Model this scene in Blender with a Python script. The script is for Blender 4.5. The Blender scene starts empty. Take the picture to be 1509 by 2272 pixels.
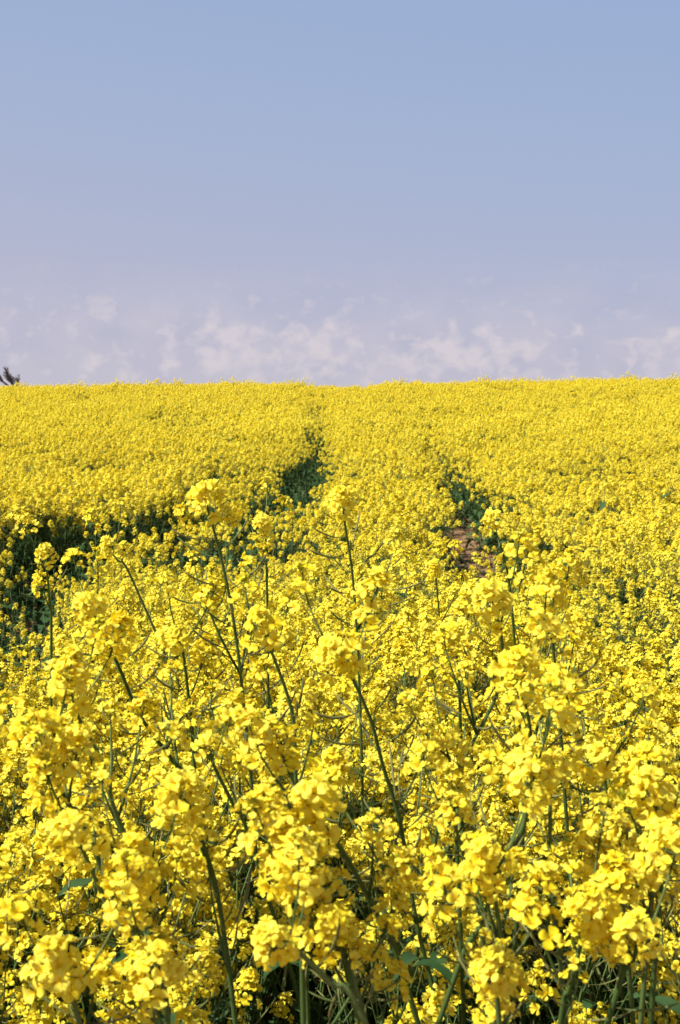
import bpy, math, random
import numpy as np
from mathutils import Vector, Matrix, Euler, noise

random.seed(7)
sc = bpy.context.scene
R = math.radians

# ------------------------------------------------------------------ camera
EYE = 1.5
PITCH = -3.1
cam_d = bpy.data.cameras.new('camera'); cam = bpy.data.objects.new('camera', cam_d)
sc.collection.objects.link(cam); sc.camera = cam
cam.location = (0, 0, EYE); cam.rotation_euler = (R(90 + PITCH), 0, 0)
cam_d.lens = 50; cam_d.sensor_width = 36; cam_d.clip_start = 0.05; cam_d.clip_end = 6000
cam_d.dof.use_dof = True; cam_d.dof.focus_distance = 3.6; cam_d.dof.aperture_fstop = 14
FPX = 2272 * 50 / 36

def pix(px, py, d):
    """point at ground distance d (along +Y) seen at photo pixel px, py"""
    ax = (px - 754.5) / FPX; ay = (1136 - py) / FPX
    c, s = math.cos(R(PITCH)), math.sin(R(PITCH))
    fy = c - s * ay; fz = s + c * ay
    k = d / fy
    return Vector((ax * k, d, EYE + fz * k))

def proj(p):
    c, s = math.cos(R(PITCH)), math.sin(R(PITCH))
    x, y, z = p[0], p[1], p[2] - EYE
    f = y * c + z * s; u = -y * s + z * c
    if f < .05: return None
    return 754.5 + x / f * FPX, 1136 - u / f * FPX, f

# ------------------------------------------------------------------ world, sun
EXPO = 0.78
SUN_EL, SUN_AZ = 50, -118          # azimuth from +Y towards +X: left and a little behind the camera
sund = bpy.data.lights.new('sun', 'SUN'); sun = bpy.data.objects.new('sun', sund)
sc.collection.objects.link(sun)
sund.energy = 4.6; sund.angle = R(0.5); sund.color = (1, .95, .86)
sv = Vector((math.sin(R(SUN_AZ)) * math.cos(R(SUN_EL)), math.cos(R(SUN_AZ)) * math.cos(R(SUN_EL)), math.sin(R(SUN_EL))))
sun.rotation_euler = sv.to_track_quat('Z', 'Y').to_euler(); sun.location = sv * 50

w = bpy.data.worlds.new('World'); sc.world = w; w.use_nodes = True
nt = w.node_tree; nt.nodes.clear()
class NB:
    def __init__(s, nt): s.nt = nt
    def n(s, t, **k):
        nd = s.nt.nodes.new(t)
        for a, b in k.items(): setattr(nd, a, b)
        return nd
    def put(s, sock, v):
        if isinstance(v, (int, float)): sock.default_value = v
        elif isinstance(v, (tuple, list)): sock.default_value = v
        else: s.nt.links.new(v, sock)
    def m(s, op, a, b=None, c=None, clamp=False):
        nd = s.n('ShaderNodeMath', operation=op); nd.use_clamp = clamp
        s.put(nd.inputs[0], a)
        if b is not None: s.put(nd.inputs[1], b)
        if c is not None: s.put(nd.inputs[2], c)
        return nd.outputs[0]
    def mix(s, f, a, b, blend='MIX'):
        nd = s.n('ShaderNodeMix', data_type='RGBA', blend_type=blend)
        s.put(nd.inputs[0], f)
        for i, v in ((6, a), (7, b)):
            if isinstance(v, tuple) and len(v) == 3: v = (*v, 1)
            s.put(nd.inputs[i], v)
        return nd.outputs[2]
def lin(r, g, b):
    f = lambda v: (v / 255 / 12.92) if v / 255 <= .04045 else ((v / 255 + .055) / 1.055) ** 2.4
    return (f(r), f(g), f(b))
nb = NB(nt)
SKY_STR = 0.05
sky = nb.n('ShaderNodeTexSky', sky_type='NISHITA', sun_disc=False, sun_elevation=R(SUN_EL), sun_rotation=R(SUN_AZ), dust_density=1.5, ozone_density=1.2)
tc = nb.n('ShaderNodeTexCoord'); sp = nb.n('ShaderNodeSeparateXYZ'); nt.links.new(tc.outputs['Generated'], sp.inputs[0])
az = nb.m('MULTIPLY', nb.m('ARCTAN2', sp.outputs[0], sp.outputs[1]), 57.2958)
el = nb.m('MULTIPLY', nb.m('ARCSINE', sp.outputs[2]), 57.2958)
ramp = nb.n('ShaderNodeValToRGB')
stops = [(-2, (192, 190, 207)), (2, (193, 191, 209)), (4, (188, 187, 209)), (6.5, (180, 185, 211)), (10, (171, 183, 213)), (14, (163, 181, 215)), (18, (156, 177, 214)), (30, (120, 160, 210))]
E0, E1 = -2, 30
cr = ramp.color_ramp
for i, (e, c) in enumerate(stops):
    p = (e - E0) / (E1 - E0)
    if i < 2: s_ = cr.elements[i]; s_.position = p
    else: s_ = cr.elements.new(p)
    s_.color = (*lin(*c), 1)
nt.links.new(nb.m('DIVIDE', nb.m('SUBTRACT', nb.m('ADD', el, nb.m('MULTIPLY', nb.m('MULTIPLY', az, .11), nb.m('DIVIDE', el, 9, clamp=True))), E0), E1 - E0, clamp=True), ramp.inputs[0])
EXK = 1 / SKY_STR / 2 ** EXPO
air = nb.mix(1.0, ramp.outputs[0], (EXK,) * 3, 'MULTIPLY')
# cloud banks low over the hill: azimuth, elevation, spread (degrees)
def el_of(py): return math.degrees(math.atan((1136 - py) / FPX)) + PITCH
def az_of(px): return math.degrees(math.atan((px - 754.5) / FPX))
bank = None
for (px, py, wx, wy, a) in [(510, 775, 95, 60, 1.05), (705, 775, 90, 62, 1.0), (610, 800, 260, 45, .7), (1040, 790, 150, 50, 1.1), (1110, 775, 70, 34, .9),
                            (1470, 770, 75, 24, 1.0), (210, 690, 42, 22, .9), (10, 730, 35, 28, .6), (250, 800, 130, 30, .5), (1300, 835, 200, 16, .35), (760, 665, 260, 8, .35), (110, 665, 120, 7, .4), (925, 755, 14, 10, .8)]:
    du = nb.m('DIVIDE', nb.m('SUBTRACT', az, az_of(px)), wx / 55.0)
    dv = nb.m('DIVIDE', nb.m('SUBTRACT', el, el_of(py)), wy / 55.0)
    g = nb.m('EXPONENT', nb.m('MULTIPLY', nb.m('ADD', nb.m('MULTIPLY', du, du), nb.m('MULTIPLY', dv, dv)), -.9))
    g = nb.m('MULTIPLY', g, a)
    bank = g if bank is None else nb.m('MAXIMUM', bank, g)
cb = nb.n('ShaderNodeCombineXYZ'); nt.links.new(az, cb.inputs[0]); nt.links.new(nb.m('MULTIPLY', el, 1.25), cb.inputs[1])
def nz(scale, det, rough, dist=0, off=0):
    n_ = nb.n('ShaderNodeTexNoise'); n_.inputs['Scale'].default_value = scale; n_.inputs['Detail'].default_value = det
    n_.inputs['Roughness'].default_value = rough; n_.inputs['Distortion'].default_value = dist
    vm = nb.n('ShaderNodeVectorMath', operation='ADD'); nt.links.new(cb.outputs[0], vm.inputs[0]); vm.inputs[1].default_value = (off, off * .7, off)
    nt.links.new(vm.outputs[0], n_.inputs['Vector']); return n_.outputs[0]
n1 = nz(1.25, 7, .5, .25); n2 = nz(.35, 3, .5, 0, 17)
dens = nb.m('ADD', nb.m('MULTIPLY', bank, .55), nb.m('SUBTRACT', nb.m('MULTIPLY', n1, 2.1), 1.20))
lo = nb.m('SUBTRACT', 1.0, nb.m('DIVIDE', nb.m('SUBTRACT', el, 4.4), 2.6, clamp=True))
dens = nb.m('MULTIPLY', nb.m('SMOOTH_MIN', nb.m('MULTIPLY', dens, 1.9, clamp=True), .95, .25), lo, clamp=True)
veil = nb.m('MULTIPLY', nb.m('MULTIPLY', nb.m('SUBTRACT', n2, .35, clamp=True), 1.2), lo, clamp=True)
cl = lin(223, 213, 219); cl = tuple(v * EXK for v in cl)
c1 = nb.mix(nb.m('MULTIPLY', veil, .8), air, cl)
c2 = nb.mix(nb.m('MULTIPLY', dens, .82), c1, cl)
f = nb.m('MULTIPLY', nb.m('SUBTRACT', 1.0, nb.m('DIVIDE', nb.m('SUBTRACT', el, 18), 20, clamp=True)), .93)
col = nb.mix(f, sky.outputs[0], c2)
bg = nb.n('ShaderNodeBackground'); bg.inputs[1].default_value = SKY_STR; nt.links.new(col, bg.inputs[0])
wo = nb.n('ShaderNodeOutputWorld'); nt.links.new(bg.outputs[0], wo.inputs[0])

sc.view_settings.view_transform = 'Standard'; sc.view_settings.look = 'None'
sc.view_settings.exposure = EXPO; sc.view_settings.gamma = 1

# ------------------------------------------------------------------ terrain
_gy = [-50, 8, 12, 15, 21, 25, 30, 35, 40, 45, 50, 56, 65, 80, 100, 150, 300, 3000]
_gz = [0, 0, .14, .32, .60, .80, 1.17, 1.58, 1.96, 2.27, 2.49, 2.60, 2.55, 2.2, 1.6, -.5, -4, -6]
def smooth_interp(y):
    acc = 0
    for o, wt in ((-2.2, .15), (-1.1, .2), (0, .3), (1.1, .2), (2.2, .15)): acc += wt * float(np.interp(y + o, _gy, _gz))
    return acc
def path_x(y, pts):
    return float(np.interp(y, [p[1] for p in pts], [p[0] for p in pts]))
TR_L = [(-1.0, 9.6), (-.72, 11.6), (-.56, 13), (-.45, 17), (-.42, 21), (-.36, 25), (-.55, 35), (-.85, 45), (-1.0, 60)]
TR_R = [(.98, 9.6), (1.12, 11.5), (1.25, 13), (1.33, 17), (1.36, 21), (1.45, 25), (1.3, 35), (1.02, 45), (.9, 60)]
def ground(x, y):
    z = smooth_interp(y)
    k = min(1, max(0, (y - 15) / 30))
    side = .017 * x if x > 0 else .006 * x + .05 * math.exp(-((x + 4.5) / 2.5) ** 2)
    z += k * max(-.6, min(.6, side))
    if y > 10: z += .05 * (noise.noise(Vector((x * .11, y * .09, 3.1)))) * k
    return z

# ------------------------------------------------------------------ materials
def newmat(name):
    m = bpy.data.materials.new(name); m.use_nodes = True; m.node_tree.nodes.clear(); return m, NB(m.node_tree)
def out(nb, sh):
    o = nb.n('ShaderNodeOutputMaterial'); nb.nt.links.new(sh, o.inputs[0])
def attr(nb, name):
    a = nb.n('ShaderNodeAttribute'); a.attribute_name = name; return a.outputs['Fac']
def leafy(name, ca, cb_, cc, transl, rough, spec=.3, tcol=None, dark=None):
    """two-sided plant tissue; ca/cb by per-piece random, cc at rad 0 (base of a petal)"""
    m, nb = newmat(name)
    r = attr(nb, 'rnd'); rad = attr(nb, 'rad')
    oi = nb.n('ShaderNodeObjectInfo')
    v = nb.m('ADD', nb.m('MULTIPLY', r, .75), nb.m('MULTIPLY', oi.outputs['Random'], .25))
    c = nb.mix(v, ca, cb_)
    c = nb.mix(nb.m('SUBTRACT', 1, nb.m('DIVIDE', rad, .45, clamp=True)), c, cc)
    pb = nb.n('ShaderNodeBsdfPrincipled'); nb.put(pb.inputs['Base Color'], c)
    pb.inputs['Roughness'].default_value = rough; pb.inputs['Specular IOR Level'].default_value = spec
    tr = nb.n('ShaderNodeBsdfTranslucent')
    nb.put(tr.inputs[0], nb.mix(1, c, tcol or (1, 1, 1), 'MULTIPLY'))
    ms = nb.n('ShaderNodeMixShader'); ms.inputs[0].default_value = transl
    nb.nt.links.new(pb.outputs[0], ms.inputs[1]); nb.nt.links.new(tr.outputs[0], ms.inputs[2])
    out(nb, ms.outputs[0]); return m
M_PETAL = leafy('petal_yellow', (.87, .73, .008), (.92, .875, .12), (.82, .52, .003), .36, .55, .2, (1, .86, .4))
M_BUD = leafy('bud_green_yellow', (.30, .36, .03), (.62, .56, .03), (.2, .28, .03), .15, .5)
M_STEM = leafy('stem_green', (.022, .062, .010), (.15, .21, .07), (.035, .065, .012), .0, .6, .12)
M_POD = leafy('pod_green', (.05, .10, .018), (.20, .19, .07), (.08, .10, .03), .0, .6, .2)
M_LEAF = leafy('leaf_glaucous', (.014, .042, .009), (.05, .10, .036), (.06, .11, .045), .08, .55, .12)

m, nb = newmat('soil'); M_SOIL = m
g = nb.n('ShaderNodeNewGeometry')
def tn(scale, det=6, ro=.6):
    t = nb.n('ShaderNodeTexNoise'); t.inputs['Scale'].default_value = scale; t.inputs['Detail'].default_value = det; t.inputs['Roughness'].default_value = ro
    nb.nt.links.new(g.outputs['Position'], t.inputs['Vector']); return t.outputs[0]
c = nb.mix(tn(1.3), (.25, .125, .052), (.36, .205, .10))
c = nb.mix(nb.m('MULTIPLY', nb.m('SUBTRACT', tn(22), .5, clamp=True), 3, clamp=True), c, (.40, .27, .16))
c = nb.mix(nb.m('MULTIPLY', nb.m('SUBTRACT', tn(9), .55, clamp=True), 4, clamp=True), c, (.16, .09, .05))
pb = nb.n('ShaderNodeBsdfPrincipled'); pb.inputs['Roughness'].default_value = .95; nb.put(pb.inputs['Base Color'], c)
bp = nb.n('ShaderNodeBump'); bp.inputs['Distance'].default_value = .04; bp.inputs['Strength'].default_value = .9
nb.nt.links.new(tn(18, 8, .7), bp.inputs['Height']); nb.nt.links.new(bp.outputs[0], pb.inputs['Normal']); out(nb, pb.outputs[0])

m, nb = newmat('bark_dark'); M_BARK = m
pb = nb.n('ShaderNodeBsdfPrincipled'); pb.inputs['Base Color'].default_value = (.055, .042, .036, 1); pb.inputs['Roughness'].default_value = .9
t = nb.n('ShaderNodeTexNoise'); t.inputs['Scale'].default_value = 14; bp = nb.n('ShaderNodeBump'); bp.inputs['Strength'].default_value = .6
nb.nt.links.new(t.outputs[0], bp.inputs['Height']); nb.nt.links.new(bp.outputs[0], pb.inputs['Normal']); out(nb, pb.outputs[0])

# ------------------------------------------------------------------ mesh builder
class MB:
    def __init__(s): s.v = []; s.f = []; s.mi = []; s.rnd = []; s.rad = []
    def add(s, vs, fs, mi, rnd, rad):
        o = len(s.v); s.v.extend(vs); s.f.extend([tuple(i + o for i in f) for f in fs]); s.mi.extend([mi] * len(fs))
        s.rnd.extend([rnd] * len(vs)); s.rad.extend(rad if isinstance(rad, list) else [rad] * len(vs))
    def merge(s, me_tuple, mat):
        V, F, MI, RN, RA = me_tuple; o = len(s.v)
        s.v.extend([mat @ v for v in V]); s.f.extend([tuple(i + o for i in f) for f in F]); s.mi.extend(MI); s.rnd.extend(RN); s.rad.extend(RA)
    def tup(s): return (s.v, s.f, s.mi, s.rnd, s.rad)
    def mesh(s, name, mats):
        me = bpy.data.meshes.new(name); me.from_pydata([tuple(v) for v in s.v], [], s.f)
        for mt in mats: me.materials.append(mt)
        me.polygons.foreach_set('material_index', s.mi); me.polygons.foreach_set('use_smooth', [True] * len(s.f))
        for nm, data in (('rnd', s.rnd), ('rad', s.rad)):
            a = me.attributes.new(nm, 'FLOAT', 'POINT'); a.data.foreach_set('value', data)
        me.update(); return me
MATS = [M_PETAL, M_BUD, M_STEM, M_POD, M_LEAF]
PETAL, BUD, STEM, POD, LEAF = range(5)
rr = random.uniform

def basis(n):
    n = n.normalized(); a = Vector((0, 0, 1)) if abs(n.z) < .9 else Vector((1, 0, 0))
    u = n.cross(a).normalized(); return u, n.cross(u)

def tube(mb, pts, radii, sides, mi, rnd=None, taper_rad=False):
    rnd = random.random() if rnd is None else rnd
    vs = []; fs = []; rad = []
    n = len(pts); u = None
    for i, p in enumerate(pts):
        t = (pts[min(i + 1, n - 1)] - pts[max(i - 1, 0)])
        t = t.normalized() if t.length > 1e-9 else Vector((0, 0, 1))
        if u is None: u, _ = basis(t)
        u = (u - t * u.dot(t)).normalized(); v = t.cross(u)
        for k in range(sides):
            a = 2 * math.pi * k / sides
            vs.append(p + (u * math.cos(a) + v * math.sin(a)) * radii[i]); rad.append(i / (n - 1))
    for i in range(n - 1):
        for k in range(sides):
            a, b = i * sides + k, i * sides + (k + 1) % sides
            fs.append((a, b, b + sides, a + sides))
    fs.append(tuple(range((n - 1) * sides, n * sides)))
    mb.add(vs, fs, mi, rnd, rad)

def smooth_path(P, k=4):
    if len(P) < 3: return P
    Q = [P[0] * 2 - P[1]] + P + [P[-1] * 2 - P[-2]]; o = []
    for i in range(1, len(Q) - 2):
        a, b, c, d = Q[i - 1], Q[i], Q[i + 1], Q[i + 2]
        for j in range(k):
            t = j / k
            o.append(.5 * ((2 * b) + (c - a) * t + (2 * a - 5 * b + 4 * c - d) * t * t + (3 * b - a - 3 * c + d) * t ** 3))
    o.append(P[-1]); return o

def flower(mb, c, nrm, size, lod, spin=None):
    u, v = basis(nrm); n = nrm.normalized(); a0 = rr(0, 6.28) if spin is None else spin
    base_r = random.random(); cup0 = rr(.15, .75)
    for k in range(4):
        if random.random() < .04: continue
        a = a0 + k * math.pi / 2 + (rr(-.12, .12)) + (.14 if k % 2 else -.14)
        d = u * math.cos(a) + v * math.sin(a); s = n.cross(d)
        L = size * rr(.88, 1.1); W = size * rr(.42, .54); cup = cup0 + rr(-.22, .3); tw = rr(-.25, .25)
        def P(r, sidew, zz): return c + d * (r * L) + s * (sidew * W) + n * (zz * L + tw * sidew * W)
        rv = min(1, max(0, base_r * .6 + random.random() * .4))
        if lod == 0:
            rows = [(.06, .10, .0), (.38, .62, .30 * cup + .08), (.68, 1.0, .62 * cup + .06), (.90, .86, .80 * cup - .05), (1.02, .38, .80 * cup - .2)]
            vs = []; rad = []
            for (r, wd, z) in rows:
                f1 = rr(-.07, .07)
                vs += [P(r * (1 - .03), -wd, z + .10 * wd + f1), P(r, 0, z - .02), P(r * (1 - .03), wd, z + .10 * wd - f1)]; rad += [r] * 3
            fs = []
            for i in range(4):
                for j in range(2):
                    q = i * 3 + j; fs.append((q, q + 1, q + 4, q + 3))
            mb.add(vs, fs, PETAL, rv, rad)
        else:
            vs = [P(.05, 0, 0), P(.62, -1, .55 * cup + .1), P(1.0, -.3, .8 * cup - .1), P(1.0, .3, .8 * cup - .1), P(.62, 1, .55 * cup + .1)]
            mb.add(vs, [(0, 1, 2, 3, 4)] if lod == 2 else [(0, 1, 2), (0, 2, 3), (0, 3, 4)], PETAL, rv, [0, .7, 1, 1, .7])
    if lod == 0:   # stamens and stigma
        for k in range(5):
            a = a0 + .4 + k * 1.256; d = (u * math.cos(a) + v * math.sin(a)) * .16 * size + n * size * .52
            s = n.cross(d).normalized() * size * .045
            mb.add([c, c + d - s, c + d * 1.18, c + d + s], [(0, 1, 2, 3)], PETAL, .1, [.5, .25, .2, .25])
        # sepals
        for k in range(4):
            a = a0 + .78 + k * 1.5708; d = (u * math.cos(a) + v * math.sin(a)) * .3 * size + n * size * .08
            s = n.cross(d).normalized() * size * .08
            mb.add([c - n * size * .22, c + d * .5 - s - n * size * .05, c + d, c + d * .5 + s - n * size * .05], [(0, 1, 2, 3)], BUD, .8, .9)

def bud(mb, c, d, L, lod):
    u, v = basis(d); d = d.normalized(); vs = []; fs = []
    ns = 5 if lod == 0 else 3
    rings = [(.0, .25), (.35, .5), (.75, .38), (1, .08)] if lod == 0 else [(0, .3), (.5, .5), (1, .1)]
    for (t, r) in rings:
        for k in range(ns):
            a = 6.283 * k / ns; vs.append(c + d * (t * L) + (u * math.cos(a) + v * math.sin(a)) * r * L * .5)
    for i in range(len(rings) - 1):
        for k in range(ns):
            a, b = i * ns + k, i * ns + (k + 1) % ns; fs.append((a, b, b + ns, a + ns))
    mb.add(vs, fs, BUD, random.random(), 1.0)

def make_head(lod, nfl, H, fs=.0105, young=False):
    """raceme head, axis +Z, origin where the flowers begin"""
    mb = MB()
    bend = Vector((rr(-.12, .12), rr(-.12, .12), 0))
    def ax(z): return Vector((bend.x * z * z / H, bend.y * z * z / H, z))
    tube(mb, [ax(H * i / 4) for i in range(5)], [.0014, .0013, .0012, .001, .0007], 4 if lod == 0 else 3, STEM, .3)
    az0 = rr(0, 6.28); gapk = rr(0, .9)
    for i in range(nfl):
        t = (i + .5) / nfl + rr(-.04, .04); t = min(1, max(0, t))
        a = az0 + i * 2.39996 + rr(-.25, .25)
        th = R(18 + 74 * t ** .8 + rr(-22, 20))
        d = Vector((math.cos(a) * math.sin(th), math.sin(a) * math.sin(th), math.cos(th)))
        if math.sin(a * 1.0 + az0 * 3) > .75 and random.random() < gapk: continue
        L = (.010 + .013 * min(1, t * 1.6)) * rr(.65, 1.35)
        p0 = ax(H * (1 - t) ** .9); mid = p0 + d * L * .55 + Vector((0, 0, -.001)); p1 = p0 + d * L + Vector((0, 0, L * .12))
        if lod < 2: tube(mb, [p0, mid, p1], [.0006, .0006, .0008], 3, BUD if lod else STEM, .8)
        nrm = (d * .75 + Vector((rr(-.35, .35), rr(-.35, .35), .45 + rr(-.2, .3)))).normalized()
        flower(mb, p1, nrm, fs * rr(.85, 1.15) * (.85 if t < .15 else 1), lod)
    nbud = (16 if not young else 30) if lod == 0 else (6 if lod == 1 else 2)
    for i in range(nbud):
        a = rr(0, 6.28); th = R(rr(0, 75)); d = Vector((math.cos(a) * math.sin(th), math.sin(a) * math.sin(th), math.cos(th) + .25)).normalized()
        bud(mb, ax(H * .98) + d * rr(.003, .011), d, rr(.0045, .008) * (1.5 if lod == 2 else 1), lod)
    return mb

def make_pod(L, curve, r=.0013, sides=4, segs=5):
    """pedicel and slim pod; starts at origin going +X, curving up to +Z"""
    mb = MB(); P = []; rad = []
    ped = L * .26
    p = Vector((0, 0, 0)); th = R(rr(0, 26))
    n = segs
    P.append(p.copy()); rad.append(.0006)
    for i in range(n):
        th += curve / n
        st = (ped if i == 0 else (L - ped) / (n - 1))
        p = p + Vector((math.cos(th), rr(-.04, .04), math.sin(th))) * st
        P.append(p.copy()); rad.append(.0006 if i == 0 else (r if i < n - 1 else .0003))
    rad[1] = .0007
    tube(mb, P, rad, sides, POD); return mb

def make_leaf(L, W, droop, lod=0):
    mb = MB(); n = 6 if lod == 0 else 3
    vs = []; rad = []; ph = rr(0, 6); th = R(rr(35, 60)); p = Vector((0, 0, 0))
    for i in range(n + 1):
        t = i / n
        wd = W * (math.sin(math.pi * min(1, (t * .82 + .14))) ** .8) * (1 if i < n else .02)
        wave = math.sin(t * 9 + ph) * W * .18
        vs += [p + Vector((0, -wd, wave + wd * .35)), p.copy(), p + Vector((0, wd, -wave + wd * .35))]; rad += [1, .35, 1]
        th -= droop / n; p = p + Vector((math.cos(th), rr(-.06, .06), math.sin(th))) * (L / n)
    fs = []
    for i in range(n):
        for j in range(2):
            q = i * 3 + j; fs.append((q, q + 1, q + 4, q + 3))
    mb.add(vs, fs, LEAF, random.random(), rad); return mb

# libraries of part meshes (shared by the copies)
LIB = {}
def lib(key, mbs):
    LIB[key] = [(mb.tup(), mb.mesh(key, MATS)) for mb in mbs]
lib('flower_head', [make_head(0, random.randint(20, 34), rr(.028, .070), .0110) for _ in range(14)])
lib('flower_head_small', [make_head(0, random.randint(6, 16), rr(.020, .05), .0106, young=(i > 4)) for i in range(9)])
lib('seed_pod', [make_pod(rr(.055, .085), rr(.5, 1.25), .00145) for _ in range(8)])
lib('leaf', [make_leaf(rr(.09, .16), rr(.013, .022), rr(.8, 2.0)) for _ in range(7)])
lib('leaf_large', [make_leaf(rr(.14, .22), rr(.022, .036), rr(1.2, 2.2)) for _ in range(5)])
lib('head1', [make_head(1, random.randint(22, 30), rr(.040, .055), .012) for _ in range(6)])
lib('head2', [make_head(2, random.randint(15, 20), rr(.040, .055), .0145) for _ in range(6)])
lib('leaf2', [make_leaf(rr(.12, .22), rr(.022, .04), rr(1.2, 2.2), 1) for _ in range(5)])

# ------------------------------------------------------------------ plant layout: a list of (part kind, mesh index / own MB, matrix, parent slot)
def frame(p, zdir, spin, scale=1):
    z = zdir.normalized(); u, v = basis(z)
    m = Matrix((u, v, z)).transposed().to_4x4()
    return Matrix.Translation(p) @ m @ Matrix.Rotation(spin, 4, 'Z') @ Matrix.Scale(scale, 4)
def upright(p, a, scale=1, tilt=0):
    return Matrix.Translation(p) @ Matrix.Rotation(a, 4, 'Z') @ Matrix.Rotation(tilt, 4, 'Y') @ Matrix.Scale(scale, 4)

def dress(path, head_scale, items, owner, pods, small=False, podlen=.24, pod_from=.0, leaves=1, leaf_key='leaf'):
    """things carried by one shoot: head on top, pods under it, leaves lower down"""
    tip = path[-1]; d = (path[-1] - path[-2]).normalized()
    d = (d + Vector((0, 0, .3))).normalized()
    key = 'flower_head_small' if small else 'flower_head'
    items.append((key, random.randrange(len(LIB[key])), frame(tip - d * .004, d, rr(0, 6.28), head_scale), owner))
    # arc length from the tip
    cum = [0]
    for i in range(len(path) - 1, 0, -1): cum.append(cum[-1] + (path[i] - path[i - 1]).length)
    rp = path[::-1]
    def at(s):
        for i in range(1, len(cum)):
            if cum[i] >= s:
                t = (s - cum[i - 1]) / max(1e-6, cum[i] - cum[i - 1]); return rp[i - 1].lerp(rp[i], t), (rp[i - 1] - rp[i]).normalized()
        return None, None
    a = rr(0, 6.28)
    for k in range(pods):
        s = .012 + podlen * ((k + rr(-.3, .3)) / max(1, pods)) + pod_from; s = max(.006, s)
        p, t = at(s)
        if p is None: break
        a += 2.4 + rr(-.4, .4)
        sc_ = min(1.05, .55 + s / .10 * .5) * rr(.9, 1.3)
        items.append(('seed_pod', random.randrange(8), frame(p, t, a, sc_), owner))
    tot = cum[-1]
    for k in range(leaves):
        p, t = at(tot * rr(.6, .97))
        if p is None: continue
        items.append((leaf_key, random.randrange(len(LIB[leaf_key])), upright(p, rr(0, 6.28), rr(.7, 1.15)), owner))

def shoot(p0, d0, length, up, r0, r1, n=6, wob=.05):
    P = [p0.copy()]; d = d0.normalized(); st = length / n
    for i in range(n):
        d = (d + Vector((rr(-wob, wob), rr(-wob, wob), up / n))).normalized(); P.append(P[-1] + d * st)
    return P

def generic_plant(H, nbr, spread=.3, lean=None, podn=12):
    items = []; 
    lean = lean or Vector((rr(-.14, .06), rr(-.1, .1), 0))
    P = [Vector((0, 0, -.02))]
    for i in range(1, 7):
        t = i / 6; P.append(Vector((lean.x * t * t * H * 1.1 + rr(-.008, .008), lean.y * t * t * H + rr(-.008, .008), H * t)))
    P = smooth_path(P, 2)
    smb = MB(); n = len(P)
    tube(smb, P, [.0042 - .0026 * i / (n - 1) for i in range(n)], 5, STEM)
    own = [('stem', smb)]
    dress(P, rr(.95, 1.25), items, 0, podn, leaves=1)
    for b in range(nbr):
        t = .30 + .55 * (b + rr(0, .6)) / nbr; i = int(t * (n - 1)); p0 = P[i]
        a = b * 2.4 + rr(-.5, .5); ang = R(rr(24, 48))
        d0 = Vector((math.cos(a) * math.sin(ang), math.sin(a) * math.sin(ang), math.cos(ang)))
        L = (H - p0.z) * rr(.5, 1.03)
        B = shoot(p0, d0, L, .55, 0, 0)
        bm = MB(); nn = len(B); tube(bm, B, [.0027 - .0015 * k / (nn - 1) for k in range(nn)], 4, STEM)
        own.append(('branch', bm))
        small = random.random() < .4
        dress(B, rr(.85, 1.15) , items, len(own) - 1, podn // 2, small=small, podlen=.16, leaves=random.randint(0, 1))
        if random.random() < .55:
            k = random.randint(2, 4); C_ = shoot(B[k], (B[k + 1] - B[k]).normalized() + Vector((rr(-.7, .7), rr(-.7, .7), 0)), L * rr(.25, .5), .7, 0, 0, n=4)
            cm = MB(); tube(cm, C_, [.0014, .0013, .0012, .0011, .001], 4, STEM); own.append(('branch', cm))
            dress(C_, rr(.9, 1.2), items, len(own) - 1, 2, small=True, podlen=.06, leaves=0)
    for k in range(4):
        p0 = P[int(rr(.04, .3) * (n - 1))]
        items.append(('leaf_large', random.randrange(5), upright(p0, rr(0, 6.28), rr(.6, 1.0)), 0))
    return own, items

PART_NAME = {'flower_head': 'flower_head', 'flower_head_small': 'flower_head', 'seed_pod': 'seed_pod', 'leaf': 'leaf', 'leaf_large': 'leaf'}
col = bpy.data.collections.new('field'); sc.collection.children.link(col)
def mk(name, data, parent=None, mat=None):
    o = bpy.data.objects.new(name, data); col.objects.link(o)
    if parent is not None: o.parent = parent
    if mat is not None: o.matrix_basis = mat
    return o
def build_plant(name, own, items, merge_pods=False):
    root = mk(name, None)
    meshes = []
    if merge_pods:
        for k, i, m, ow in items:
            if k == 'seed_pod': own[ow][1].merge(LIB[k][i][0], m)
    for nm, mb in own: meshes.append(mk(nm, mb.mesh(nm, MATS), root))
    for k, i, m, ow in items:
        if k == 'seed_pod' and merge_pods: continue
        par = root if (k != 'seed_pod' ) else meshes[ow]
        mk(PART_NAME[k], LIB[k][i][1], par, m)
    return root
def kids(o): return [c for c in CH.get(o.name, [])]
CH = {}
def index_children(root):
    CH.clear()
    for o in col.objects:
        if o.parent: CH.setdefault(o.parent.name, []).append(o)
def copy_plant(root, M):
    r = root.copy(); col.objects.link(r); r.matrix_basis = M
    for ch in CH.get(root.name, []):
        c = ch.copy(); col.objects.link(c); c.parent = r
        for g_ in CH.get(ch.name, []):
            d = g_.copy(); col.objects.link(d); d.parent = c
    return r
def tag(o, label, cat, group=None, kind=None):
    if label: o['label'] = label
    if cat: o['category'] = cat
    if group: o['group'] = group
    if kind: o['kind'] = kind

# ------------------------------------------------------------------ hero plants
GRP = 'rapeseed plants at the front of the field'
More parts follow.
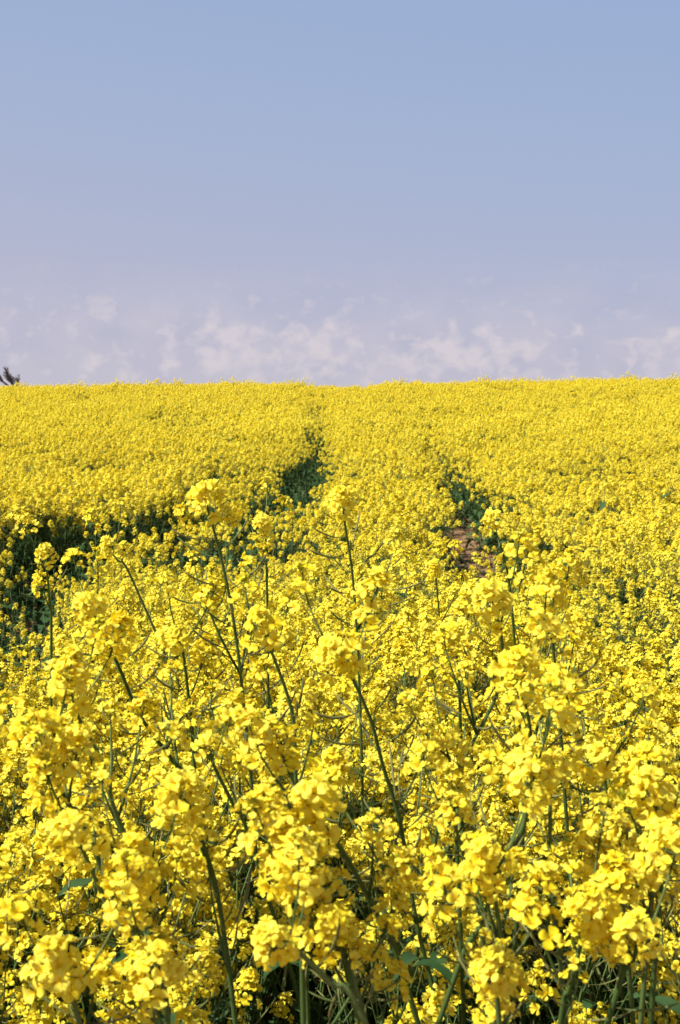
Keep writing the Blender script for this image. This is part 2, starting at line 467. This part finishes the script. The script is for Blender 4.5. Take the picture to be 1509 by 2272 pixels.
# head pixel, distance, head scale, stem pixels from under the head down, n pods, pod length, side shoots, label
HEROES = [
 ((450,1092),2.25,1.35,[(470,1160),(495,1255),(522,1400),(545,1600),(563,1800),(570,2000),(573,2272)],34,.50,0,'tallest rapeseed plant, its drooping head raised left of the middle on a long bare stem', 'tallest drooping head'),
 ((758,1105),2.6,1.2,[(766,1165),(781,1265),(792,1400),(800,1600),(806,1830)],26,.36,1,'tall rapeseed plant in the middle, one head on a straight stem of thin pods', 'tall straight-stemmed head in the middle'),
 ((1086,1138),3.4,1.25,[(1102,1185),(1118,1235),(1130,1295),(1140,1400)],2,.1,0,'rapeseed plant with a lone round golden head on a bare stem beside the bare soil', 'lone round golden head by the soil'),
 ((190,1350),2.2,1.2,[(212,1375),(262,1475),(312,1590),(385,1690),(440,1780)],14,.26,1,'rapeseed plant with a long stem slanting down right beneath its tall oblong head, far left', 'oblong head on a long slanting stem at left'),
 ((385,1400),2.3,1.15,[(405,1440),(420,1560),(430,1680)],12,.2,1,'rapeseed plant with a head just right of the long slanting stem at the left', 'head right of the long slanting stem'),
 ((578,1395),1.95,1.3,[(612,1470),(650,1590),(657,1740),(665,1860)],8,.22,1,'rapeseed plant with a broad pale head just right of the tallest bare stem', 'broad pale head right of the tallest stem'),
 ((738,1450),1.8,1.35,[(772,1485),(822,1595),(850,1700),(890,1835),(925,2050),(978,2272)],22,.36,1,'rapeseed plant in the middle whose thick stem sweeps down right to the bottom edge', 'head on the sweeping thick stem'),
 ((150,1530),1.75,1.3,[(176,1595),(226,1690),(252,1790),(292,1890),(320,2000)],6,.22,1,'rapeseed plant at the left with a curved dark stem under a wide clustered head', 'wide head on a curved stem at left'),
 ((70,1635),1.6,1.4,[(106,1690),(152,1785),(215,1900)],3,.12,1,'rapeseed plant at the left edge with a big crowded head and short slanting stem', 'big crowded head at the left edge'),
 ((690,1800),1.5,1.4,[(722,1835),(782,1925),(852,2065),(900,2180)],6,.2,1,'rapeseed plant low in the middle with a large head on a dark stem slanting right', 'large head low in the middle'),
 ((1148,1490),1.8,1.3,[(1156,1525),(1177,1625),(1172,1720),(1160,1850)],6,.2,1,'rapeseed plant right of the middle with a flat-topped pale head on a dark stem', 'flat-topped pale head'),
 ((1088,1330),2.05,1.35,[(1112,1400),(1110,1520),(1040,1665),(985,1790),(960,1900)],6,.18,1,'rapeseed plant with a wide head just below the bare soil, its stem bending left', 'wide head below the bare soil'),
 ((1195,1365),2.2,1.15,[(1226,1425),(1238,1560),(1246,1660)],9,.2,1,'rapeseed plant with a narrow head on a straight stem, lower right of the bare soil', 'narrow head right of the wide one'),
 ((1165,1695),1.6,1.3,[(1170,1755),(1163,1830),(1112,1935),(1062,2060),(1005,2180)],8,.24,0,'rapeseed plant at the right with a curving stem that runs down left to the bottom', 'head on the left-curving stem'),
 ((1218,1700),1.65,1.2,[(1221,1760),(1222,1950),(1240,2110),(1256,2272)],10,.28,1,'rapeseed plant at the right on a long straight upright stem reaching the bottom edge', 'head on the long upright stem at right'),
 ((1318,1665),1.7,1.3,[(1337,1712),(1360,1835),(1375,1970),(1388,2080)],8,.22,1,'rapeseed plant at the right with a broad head, its thin stem leaning slightly right', 'broad head on a thin stem at right'),
 ((1450,1760),1.6,1.25,[(1463,1815),(1455,1930),(1440,2060)],6,.18,1,'rapeseed plant at the right edge with a pale head of open blossoms', 'pale open head at the right edge'),
 ((395,1755),1.6,1.35,[(420,1795),(462,1905),(487,2010),(522,2268)],12,.28,1,'rapeseed plant left of the middle with a broad head and pale stem to the bottom', 'broad head on a pale stem left of the middle'),
 ((150,1850),1.5,1.25,[(183,1885),(228,1985),(290,2085),(330,2230)],5,.2,1,'rapeseed plant at lower left with a thick dark stem leaning down right', 'head on a thick dark stem at lower left'),
 ((620,1925),1.42,1.2,[(655,1965),(668,2080),(672,2200)],3,.12,1,'rapeseed plant low in the middle, under the large head, with an arching flower cluster', 'arching cluster under the large low head'),
 ((352,2150),1.42,1.1,[(365,2210),(375,2300)],2,.1,1,'rapeseed plant at the lower left with a round dome-shaped head near the bottom edge', 'round dome-shaped head near the bottom'),
 ((285,1935),1.5,1.25,[(300,2000),(318,2120),(325,2240)],4,.15,1,'rapeseed plant at the lower left with a leaning head above the round dome', 'leaning head above the dome'),
 ((120,2150),1.40,1.25,[(150,2210),(185,2300)],2,.1,1,'rapeseed plant in the bottom left corner with a wide flat head over dark leaves', 'wide flat head in the bottom left corner'),
 ((600,2095),1.36,1.0,[(650,2100),(730,2180),(820,2290)],3,.15,0,'rapeseed plant at the bottom whose pale stem crosses diagonally down right', 'head on the pale diagonal stem'),
 ((740,2070),1.42,1.1,[(765,2130),(790,2240)],3,.15,1,'rapeseed plant at the bottom middle with loose open four-petalled blossoms', 'loose blossoms at the bottom middle'),
 ((1075,1905),1.5,1.15,[(1095,1965),(1110,2080),(1118,2210)],5,.18,1,'rapeseed plant at lower right with a head in the crook of the curving stem', 'head in the crook of the curving stem'),
 ((960,1240),4.3,1.15,[(968,1290),(975,1370),(978,1450)],4,.12,2,'rapeseed plant with a tall head just left of the bare soil', 'tall head just left of the bare soil'),
 ((575,1145),3.4,1.05,[(590,1200),(592,1290),(594,1380)],6,.16,1,'rapeseed plant with a head right of the tallest one, in front of the dark gap', 'head in front of the dark gap'),
 ((95,1205),3.2,1.1,[(104,1265),(110,1330),(114,1400)],6,.16,1,'rapeseed plant at the far left with a straight dark stem below a rounded head', 'rounded head on a straight stem at far left'),
 ((1310,2015),1.45,1.15,[(1290,2090),(1262,2200),(1240,2290)],4,.14,1,'rapeseed plant at the lower right with pale blossoms and a stem leaning left', 'pale blossoms at lower right'),
 ((1420,2060),1.42,1.1,[(1405,2130),(1360,2230)],3,.12,1,'rapeseed plant in the lower right corner with large open blossoms', 'large blossoms in the lower right corner'),
 ((1470,1885),1.52,1.2,[(1468,1950),(1460,2060),(1450,2180)],4,.14,1,'rapeseed plant against the right edge, below the pale head of open blossoms', 'head below the pale one at the right edge'),
 ((230,1205),3.6,1.1,[(262,1245),(300,1300)],4,.12,1,'rapeseed plant at the left with a slanting head in front of the dark band', 'slanting head before the dark band'),
 ((985,1640),1.9,1.2,[(1000,1700),(1010,1800),(1015,1900)],5,.2,1,'rapeseed plant right of the middle with a pale head between two slanting stems', 'pale head between two slanting stems'),
 ((460,1640),2.1,1.15,[(475,1700),(520,1790),(560,1880)],6,.2,1,'rapeseed plant with a head just left of the tallest stem, halfway down it', 'head left of the tallest stem'),
 ((1000,1790),1.62,1.05,[(1015,1850),(1045,1960),(1070,2080)],4,.15,1,'rapeseed plant in the lower middle right with small bright blossoms on a slanting stem', 'small bright blossoms on a slanting stem'),
 ((1000,1400),2.4,1.2,[(1013,1450),(1020,1540),(1022,1640)],6,.18,1,'rapeseed plant below the bare soil, its head left of the wide one there', 'head left of the wide one'),
 ((1090,2150),1.38,1.0,[(1100,2210),(1110,2290)],2,.1,1,'rapeseed plant at the bottom, right of the middle, with loose blossoms among dark stems', 'loose blossoms among dark stems'),
]
hero_pos = []
for hi, (hp, d, hs, st, npod, plen, nside, label, short) in enumerate(HEROES):
    items = []; hs *= .80
    tip = pix(hp[0] + .55 * (st[0][0] - hp[0]), hp[1] + .55 * (st[0][1] - hp[1]), d)
    pts = [tip]
    for k, (x, y) in enumerate(st):
        pts.append(pix(x, y, d + .03 * (k + 1) * d / 2))
    pts = [p for p in pts if p.z > .06]
    last = pts[-1]; dirn = (pts[-1] - pts[-2]).normalized()
    gz = ground(last.x, last.y)
    if last.z - gz > .08:
        h = last.z - gz
        slope = Vector((dirn.x, dirn.y, 0)) / max(.5, -dirn.z)
        slope.x = max(-.5, min(.5, slope.x)); slope.y = max(-.2, min(.3, slope.y))
        pts.append(last + slope * h * .35 + Vector((0, 0, -h * .5)))
        pts.append(last + slope * h * .5 + Vector((0, 0, -h - .02)))
    base = pts[-1].copy(); base.z = gz; hero_pos.append((base.x, base.y))
    P = smooth_path([p - base for p in pts[::-1]], 4)
    n = len(P); smb = MB()
    tube(smb, P, [.0040 - .0020 * (i / (n - 1)) ** 1.3 for i in range(n)], 6, STEM, rr(.1, .8))
    own = [('stem', smb)]
    dress(P, hs, items, 0, npod, podlen=plen, leaves=1)
    if hi in (0,):      # the drooping head carries two lower clusters
        for (x, y, s_) in ((432, 1158, .66), (497, 1152, .62)):
            q = pix(x, y, d) - base; s0 = P[-3]
            B = [s0, s0.lerp(q, .5) + Vector((0, 0, -.005)), q]; bm = MB(); tube(bm, B, [.0016, .0013, .001], 4, STEM); own.append(('branch', bm))
            items.append(('flower_head', random.randrange(8), frame(q, Vector((x - 460, -10, 25)), rr(0, 6), s_), len(own) - 1))
    for b in range(2 if hi not in (0, 1, 2) else 0):     # satellite heads close under the top one
        i = n - 1 - random.randint(1, 4); p0 = P[max(1, i)]; a = rr(0, 6.28); ang = R(rr(30, 60))
        d0 = Vector((math.cos(a) * math.sin(ang), math.sin(a) * math.sin(ang), math.cos(ang)))
        B = shoot(p0, d0, rr(.05, .11), .8, 0, 0, n=4); bm = MB(); tube(bm, B, [.0016, .0015, .0013, .0012, .001], 4, STEM); own.append(('branch', bm))
        dress(B, rr(.8, 1.0), items, len(own) - 1, 0, small=random.random() < .5, leaves=0)
    for b in range(nside + (2 if d < 2.3 else 0) if hi > 0 else 2):
        i = int(n * rr(.35, .62)); p0 = P[i]; a = rr(0, 6.28); ang = R(rr(22, 42))
        d0 = Vector((math.cos(a) * math.sin(ang), math.sin(a) * math.sin(ang), math.cos(ang)))
        L = min(.5, (P[-1].z - p0.z) * rr(.4, .8))
        B = shoot(p0, d0, L, .6, 0, 0); bm = MB(); nn = len(B)
        tube(bm, B, [.0025 - .0013 * k / (nn - 1) for k in range(nn)], 5, STEM); own.append(('branch', bm))
        dress(B, rr(.7, .95), items, len(own) - 1, 9, small=random.random() < .35, podlen=.18, leaves=0)
    for k in range(3):
        p0 = P[int(rr(.05, .35) * (n - 1))]; items.append(('leaf_large', random.randrange(5), upright(p0, rr(0, 6.28), rr(.35, .6)), 0))
    root = build_plant('rapeseed_plant', own, items); root.location = base
    tag(root, label, 'plant', GRP)

# ------------------------------------------------------------------ scatter
def gap(x, y):
    return gap0(x, y) * min(1, max(.45, 1.25 + 1.6 * noise.noise(Vector((x * .5, y * .28, 77)))))
def gap0(x, y):
    """0 in a bare wheel track .. 1 in full crop"""
    g_ = 1
    if y > 9:
        nzv = noise.noise(Vector((x * 1.6, y * .7, 0))) * .16
        nz2 = noise.noise(Vector((5.5, y * .55, 2.2)))
        wl = .20 + nzv * .8 + (.12 if 12 < y < 19 else 0); wr = .08 + nzv * .6 + (.09 if 9.6 < y < 16.5 else 0) + (.08 if 17.6 < y < 20 else 0)
        if y > 22: wl = .10 + .10 * nz2; wr = .04 + .2 * nz2
        fade = 1 if y < 22 else max(.0, 1 - (y - 22) / 22)
        for tr, w_ in ((TR_L, wl), (TR_R, wr)):
            dx = abs(x - path_x(y, tr) - .12 * noise.noise(Vector((y * .5, 7, 0)))); v = min(1, max(0, (dx - w_ * fade) / .26))
            if tr is TR_R and y > 20.5: v = max(v, min(.8, .25 + (y - 20.5) / 12))
            if y > 24: v = max(v, min(.8, (y - 24) / 18))
            g_ = min(g_, v)
    if 12 < y < 21:
        dx = path_x(y, TR_L) - x
        if 0 < dx < 1.0: g_ = min(g_, .10 + .5 * dx + max(0, (y - 16) * .1) + .5 * noise.noise(Vector((x * 1.7, y * .9, 31))))
    # the left track swings out to the left and towards the camera
    for (ax_, ay_, bx_, by_, w_) in ((-.6, 12.2, -2.0, 10.9, .46), (-.55, 13.2, -.62, 10.4, .26), (-2.0, 10.6, -1.8, 6.6, .26), (-.45, 10.6, -1.5, 9.9, .12), (-1.7, 6.8, -1.05, 4.4, .22), (1.02, 10.2, .75, 8.9, .22), (1.25, 6.0, 1.45, 6.8, .14), (1.0, 4.2, 1.15, 4.9, .10)):
        px_, py_ = x - ax_, y - ay_; ex, ey = bx_ - ax_, by_ - ay_; t = max(0, min(1, (px_ * ex + py_ * ey) / (ex * ex + ey * ey)))
        dd = math.hypot(px_ - t * ex, py_ - t * ey) + .16 * noise.noise(Vector((x * 2.1, y * 1.5, 4))); g_ = min(g_, max(0, (dd - w_) / .2))
    return max(0, min(1, g_))

cand = []
y = 1.35
def height(x, y, g_):
    h = .86 if y < 7 else (.86 - .11 * min(1, (y - 7) / 6))
    h *= 1 + .13 * noise.noise(Vector((x * .9, y * .7, 9))) + rr(-.09, .09)
    h *= .62 + .38 * min(1, g_ * 1.1)
    h *= 1 + .07 * noise.noise(Vector((x * .35, y * .22, 21)))
    if y > 5 and random.random() < .04: h *= rr(1.08, 1.22)
    if .35 < x < 1.6 and 5.5 < y < 10.3: h *= .80
    if x < .2 and 6.0 < y < 10.5: h *= .84 - .10 * min(1, (y - 6) / 2.5)
    if x < 0 and 11 < y < 14: h *= 1.1
    if y > 40 and -.9 < x < 1.1: h *= .88
    return h
rng = random.Random(11); 
random.seed(23)
def scatter(y0, y1, cell, xmax):
    y = y0
    while y < y1:
        xm = xmax(y); x = -xm
        while x < xm:
            xx = x + rr(0, cell); yy = y + rr(0, cell); g_ = gap(xx, yy)
            g_ = max(g_, .3) if (x < 0 and y < 14 and random.random() < .34) else g_
            if random.random() < g_ ** .7 and (g_ > .02):
                cand.append((xx, yy, g_))
            x += cell
        y += cell
scatter(1.5, 1.95, .20, lambda y: y * .34 + .8)
scatter(1.95, 3.4, .15, lambda y: y * .34 + .8)
scatter(3.4, 5.2, .165, lambda y: y * .34 + .8)
scatter(5.2, 9.5, .195, lambda y: y * .34 + 1.0)
scatter(9.5, 20, .225, lambda y: y * .34 + 1.2)
scatter(20, 34, .22, lambda y: y * .34 + 1.5)
scatter(34, 58, .28, lambda y: y * .34 + 2)
scatter(58, 80, .5, lambda y: y * .34 + 2)

protos = []
for i in range(10):
    protos.append((generic_plant(1.0, [8, 10, 11, 9, 8, 11, 10, 12, 9, 10][i], podn=[9, 12, 7, 10, 13, 8, 11, 7, 12, 9][i])))
def joined(own, items, headkey, leafkey, stem_sides_ok=True, pods=True):
    mb = MB()
    for nm, m_ in own: mb.merge(m_.tup(), Matrix.Identity(4))
    for k, i, m_, ow in items:
        if k.startswith('flower_head'): kk = headkey or k
        elif k.startswith('leaf'): kk = leafkey or k
        else:
            kk = k
            if not pods: continue
        L_ = LIB[kk]; mb.merge(L_[i % len(L_)][0], m_)
    return mb

near = []; rest = []
for (x, y, g_) in cand:
    if any((x - hx) ** 2 + (y - hy) ** 2 < .10 ** 2 for hx, hy in hero_pos): continue
    h = height(x, y, g_)
    if y < 2.1: h *= rr(.74, 1.0)
    if y < 2.7 and (abs(x / y + .075) < .035 or abs(x / y - .012) < .025): h *= .82
    if 1.8 < y < 4.2 and abs(x / y - .112) < .03: h *= .84
    z = ground(x, y); pr = proj((x, y, z + h * .92))
    inview = pr and -60 < pr[0] < 1570 and pr[1] < 2420
    (near if inview else rest).append((x, y, z, h))
near.sort(key=lambda t: t[0] ** 2 + t[1] ** 2)
NIND = 300 - len(HEROES)
rest += near[NIND:]; near = near[:NIND]
FAR_IND = near[-1][1]
print('individual plants reach', FAR_IND, 'rest', len(rest))

# prototype plants as real objects: detailed (own pods) near, pods inside the stem mesh further out
def xf(x, y, z, h):
    return Matrix.Translation((x, y, z)) @ Matrix.Rotation(rr(0, 6.28), 4, 'Z') @ Euler((rr(-.08, .08), rr(-.13, .05), 0)).to_matrix().to_4x4() @ Matrix.Scale(h, 4)
DET = 70
first = {}
def zone(x, y):
    side = 'left side' if x / y < -.08 else ('right side' if x / y > .08 else 'middle')
    if y < 3.2: return ('rapeseed plant of the closest rows, %s, its heads crowded among stems and pods' % side, 'rapeseed plants of the closest rows, ' + side)
    if y < 4.6: return ('rapeseed plant in the dense yellow crop just behind the closest rows, %s' % side, 'rapeseed plants behind the closest rows, ' + side)
    return ('small-looking rapeseed plant in the crop short of the dark gap and bare soil, %s' % side, 'rapeseed plants short of the gap, ' + side)
order = list(enumerate(near))
# a landmark for the plants next to a singled-out one: the closest on each of four sides
SPOT = {}
cands = []
for i, (x, y, z, h) in enumerate(near):
    pr = proj((x, y, z + h * .97))
    if not pr or not (5 < pr[0] < 1504 and 1000 < pr[1] < 2250): continue
    for k, hr in enumerate(HEROES):
        dx, dy = pr[0] - hr[0][0], pr[1] - hr[0][1]; dist = math.hypot(dx, dy)
        if dist < 190 and dist > 45: cands.append((dist, i, k, ('right of' if dx > 0 else 'left of') if abs(dx) > abs(dy) else ('below' if dy > 0 else 'above')))
used = set()
for dist, i, k, side in sorted(cands):
    if i in SPOT or (k, side) in used: continue
    used.add((k, side)); SPOT[i] = 'rapeseed plant just ' + side + ' the ' + HEROES[k][-1]
def mark(o, i, x, y):
    tag(o, SPOT.get(i) or zone(x, y)[0], 'plant', GRP if i in SPOT else zone(x, y)[1])
roots = {}
for k in range(10):
    own, items = protos[k]
    i = k; x, y, z, h = near[i]
    r_ = build_plant('rapeseed_plant', [(a, b) for a, b in own], items)
    roots[('d', k)] = r_; r_.matrix_basis = xf(x, y, z, h); mark(r_, k, x, y)
import copy as _c
for k in range(10):
    own, items = protos[k]
    own2 = []
    for a, b in own:
        nb2 = MB(); nb2.merge(b.tup(), Matrix.Identity(4)); own2.append((a, nb2))
    x, y, z, h = near[DET + k]
    r_ = build_plant('rapeseed_plant', own2, items, merge_pods=True)
    roots[('m', k)] = r_; r_.matrix_basis = xf(x, y, z, h); mark(r_, DET + k, x, y)
index_children(None)
for i, (x, y, z, h) in order:
    if i < 10 or DET <= i < DET + 10: continue
    r_ = copy_plant(roots[('d' if i < DET else 'm', random.randrange(10))], xf(x, y, z, h))
    mark(r_, i, x, y)

# ------------------------------------------------------------------ the rest of the crop: one object, instances on its points
TEMPL = []
def template(mb):
    o = bpy.data.objects.new('template', mb.mesh('crop_plant', MATS)); TEMPL.append(o); return o
def stuff(name, label, pts, rots, scl, vid, templates):
    me = bpy.data.meshes.new(name); me.from_pydata(pts, [], [])
    a = me.attributes.new('prot', 'FLOAT_VECTOR', 'POINT'); a.data.foreach_set('vector', [c_ for r_ in rots for c_ in r_])
    a = me.attributes.new('pscl', 'FLOAT', 'POINT'); a.data.foreach_set('value', scl)
    a = me.attributes.new('pvid', 'INT', 'POINT'); a.data.foreach_set('value', vid)
    o = mk(name, me)
    ng = bpy.data.node_groups.new(name, 'GeometryNodeTree')
    ng.interface.new_socket('Geometry', in_out='INPUT', socket_type='NodeSocketGeometry')
    ng.interface.new_socket('Geometry', in_out='OUTPUT', socket_type='NodeSocketGeometry')
    N = ng.nodes; Lk = ng.links.new
    gi = N.new('NodeGroupInput'); go = N.new('NodeGroupOutput'); ip = N.new('GeometryNodeInstanceOnPoints'); gti = N.new('GeometryNodeGeometryToInstance')
    infos = []
    for t in templates:
        oi = N.new('GeometryNodeObjectInfo'); oi.inputs['Object'].default_value = t; infos.append(oi)
    for oi in reversed(infos): Lk(oi.outputs['Geometry'], gti.inputs[0])
    def na(nm, ty):
        q = N.new('GeometryNodeInputNamedAttribute'); q.data_type = ty; q.inputs[0].default_value = nm; return q.outputs[0]
    Lk(gi.outputs[0], ip.inputs['Points']); Lk(gti.outputs[0], ip.inputs['Instance']); ip.inputs['Pick Instance'].default_value = True
    Lk(na('pvid', 'INT'), ip.inputs['Instance Index'])
    er = N.new('FunctionNodeEulerToRotation'); Lk(na('prot', 'FLOAT_VECTOR'), er.inputs[0]); Lk(er.outputs[0], ip.inputs['Rotation'])
    Lk(na('pscl', 'FLOAT'), ip.inputs['Scale']); Lk(ip.outputs[0], go.inputs[0])
    md = o.modifiers.new('scatter', 'NODES'); md.node_group = ng
    tag(o, label, 'crop', None, 'stuff'); return o

T = [template(joined(*protos[k], None, None)) for k in range(5)]
T += [template(joined(*protos[k], 'head1', 'leaf2')) for k in range(4, 10)]
T += [template(joined(*protos[k], 'head2', 'leaf2', pods=False)) for k in range(0, 6)]
pts, rots, scl, vid = [], [], [], []
for (x, y, z, h) in rest:
    pts.append((x, y, z)); rots.append((rr(-.08, .08), rr(-.12, .04), rr(0, 6.28))); scl.append(h)
    vid.append(random.randrange(5) if y < 9 else (random.randrange(5, 11) if y < 24 else random.randrange(11, 17)))
stuff('rapeseed_crop', 'yellow flowering rapeseed crop covering the rising field to its crest', pts, rots, scl, vid, T)

# leafy undergrowth at the foot of the crop
UT = []
for k in range(5):
    mb = MB()
    for j in range(9):
        key = random.choice(['leaf', 'leaf_large', 'leaf2']); L_ = LIB[key]
        mb.merge(random.choice(L_)[0], upright(Vector((rr(-.06, .06), rr(-.06, .06), rr(0, .30))), rr(0, 6.28), rr(.6, 1.1)))
    for j in range(3):
        B = shoot(Vector((rr(-.05, .05), rr(-.05, .05), 0)), Vector((rr(-.2, .2), rr(-.2, .2), 1)), rr(.25, .5), .2, 0, 0)
        tube(mb, B, [.002] * len(B), 4, STEM, rr(0, .3))
    UT.append(template(mb))
pts, rots, scl, vid = [], [], [], []
y = 1.3
while y < 34:
    c_ = .15 if y < 5 else .19; x = -(y * .34 + .8)
    while x < y * .34 + .8:
        xx, yy = x + rr(0, c_), y + rr(0, c_); g_ = gap(xx, yy)
        soil = xx > .5 and (9.8 < yy < 16.3 or 17.8 < yy < 19.8)
        if g_ > .25 or (g_ > 0 and random.random() < .6) or random.random() < (.22 if soil else .9):
            pts.append((xx, yy, ground(xx, yy) - .01)); rots.append((0, 0, rr(0, 6.28))); scl.append(rr(.7, 1.2) * (1 if g_ > .1 or xx < .4 else .6)); vid.append(random.randrange(5))
        x += c_
    y += c_
stuff('undergrowth', 'dark green leaves and shoots at the foot of the crop', pts, rots, scl, vid, UT)['category'] = 'foliage'

# ------------------------------------------------------------------ ground
xs = [-2500, -900, -300, -120, -60, -40] + [-30 + .5 * i for i in range(121)] + [40, 60, 120, 300, 900, 2500]
ys = [-2500, -600, -100, -30, -8] + [-4 + .5 * i for i in range(200)] + [105, 120, 150, 200, 300, 600, 1500, 4000]
V = []; F = []
for yv in ys:
    for xv in xs:
        z = ground(xv, yv) if abs(xv) < 500 else ground(math.copysign(500, xv), yv)
        if 0 < yv < 60 and abs(xv) < 25: z += .012 * noise.noise(Vector((xv * 2.3, yv * 2.3, 0))) - (.03 if gap(xv, yv) < .1 else 0)
        V.append((xv, yv, z))
nx = len(xs)
for j in range(len(ys) - 1):
    for i in range(nx - 1): a = j * nx + i; F.append((a, a + 1, a + nx + 1, a + nx))
me = bpy.data.meshes.new('ground'); me.from_pydata(V, [], F); me.materials.append(M_SOIL)
me.polygons.foreach_set('use_smooth', [True] * len(F))
gr = mk('ground', me); gr['kind'] = 'structure'

# ------------------------------------------------------------------ bare wind-bent tree beyond the crest
random.seed(5)
TD = 92.0
base = pix(26, 858, TD); gz = ground(base.x, TD); base.z = gz
root = mk('bare_tree', None); root.location = base
tag(root, 'dark bare windswept tree whose top shows above the crest at the left edge', 'tree')
tm = MB(); fork = pix(30, 862, TD) - base
tube(tm, smooth_path([Vector((.15, 0, -.1)), Vector((.1, 0, fork.z * .5)), fork], 4), [.16 - .006 * i for i in range(9)], 8, 0)
mk('trunk', tm.mesh('trunk', [M_BARK]), root)
def twigs(mb, p, d, L, lvl, r):
    P = [p]; dd = d.normalized()
    for i in range(4):
        dd = (dd + Vector((rr(-.22, .16), rr(-.25, .25), rr(-.1, .2)))).normalized(); P.append(P[-1] + dd * L / 4)
    tube(mb, P, [r * (1 - .18 * i) for i in range(5)], 4, 0)
    if lvl:
        for k in range(5 if lvl > 1 else 6):
            q = P[random.randint(1, 4)]; twigs(mb, q, dd + Vector((rr(-.75, .55), rr(-.7, .7), rr(-.3, .6))), L * rr(.45, .7), lvl - 1, max(.009, r * .6))
for (x0, y0, x1, y1, L, r) in [(30, 862, 18, 832, .42, .07), (30, 862, 25, 842, .34, .06), (24, 862, 3, 843, .42, .045), (34, 862, 42, 848, .34, .035)]:
    a, b = pix(x0, y0, TD) - base, pix(x1, y1, TD) - base
    lm = MB(); tube(lm, [a, a.lerp(b, .5) + Vector((.05, 0, 0)), b], [r * 1.4, r, r * .8], 5, 0)
    for k in range(8): twigs(lm, a.lerp(b, rr(.3, 1)), (b - a) + Vector((rr(-.6, .15), rr(-.3, .3), rr(0, .3))), L, 2, max(.022, r * .5))
    mk('limb', lm.mesh('limb', [M_BARK]), root)
print('objects', len(bpy.data.objects))
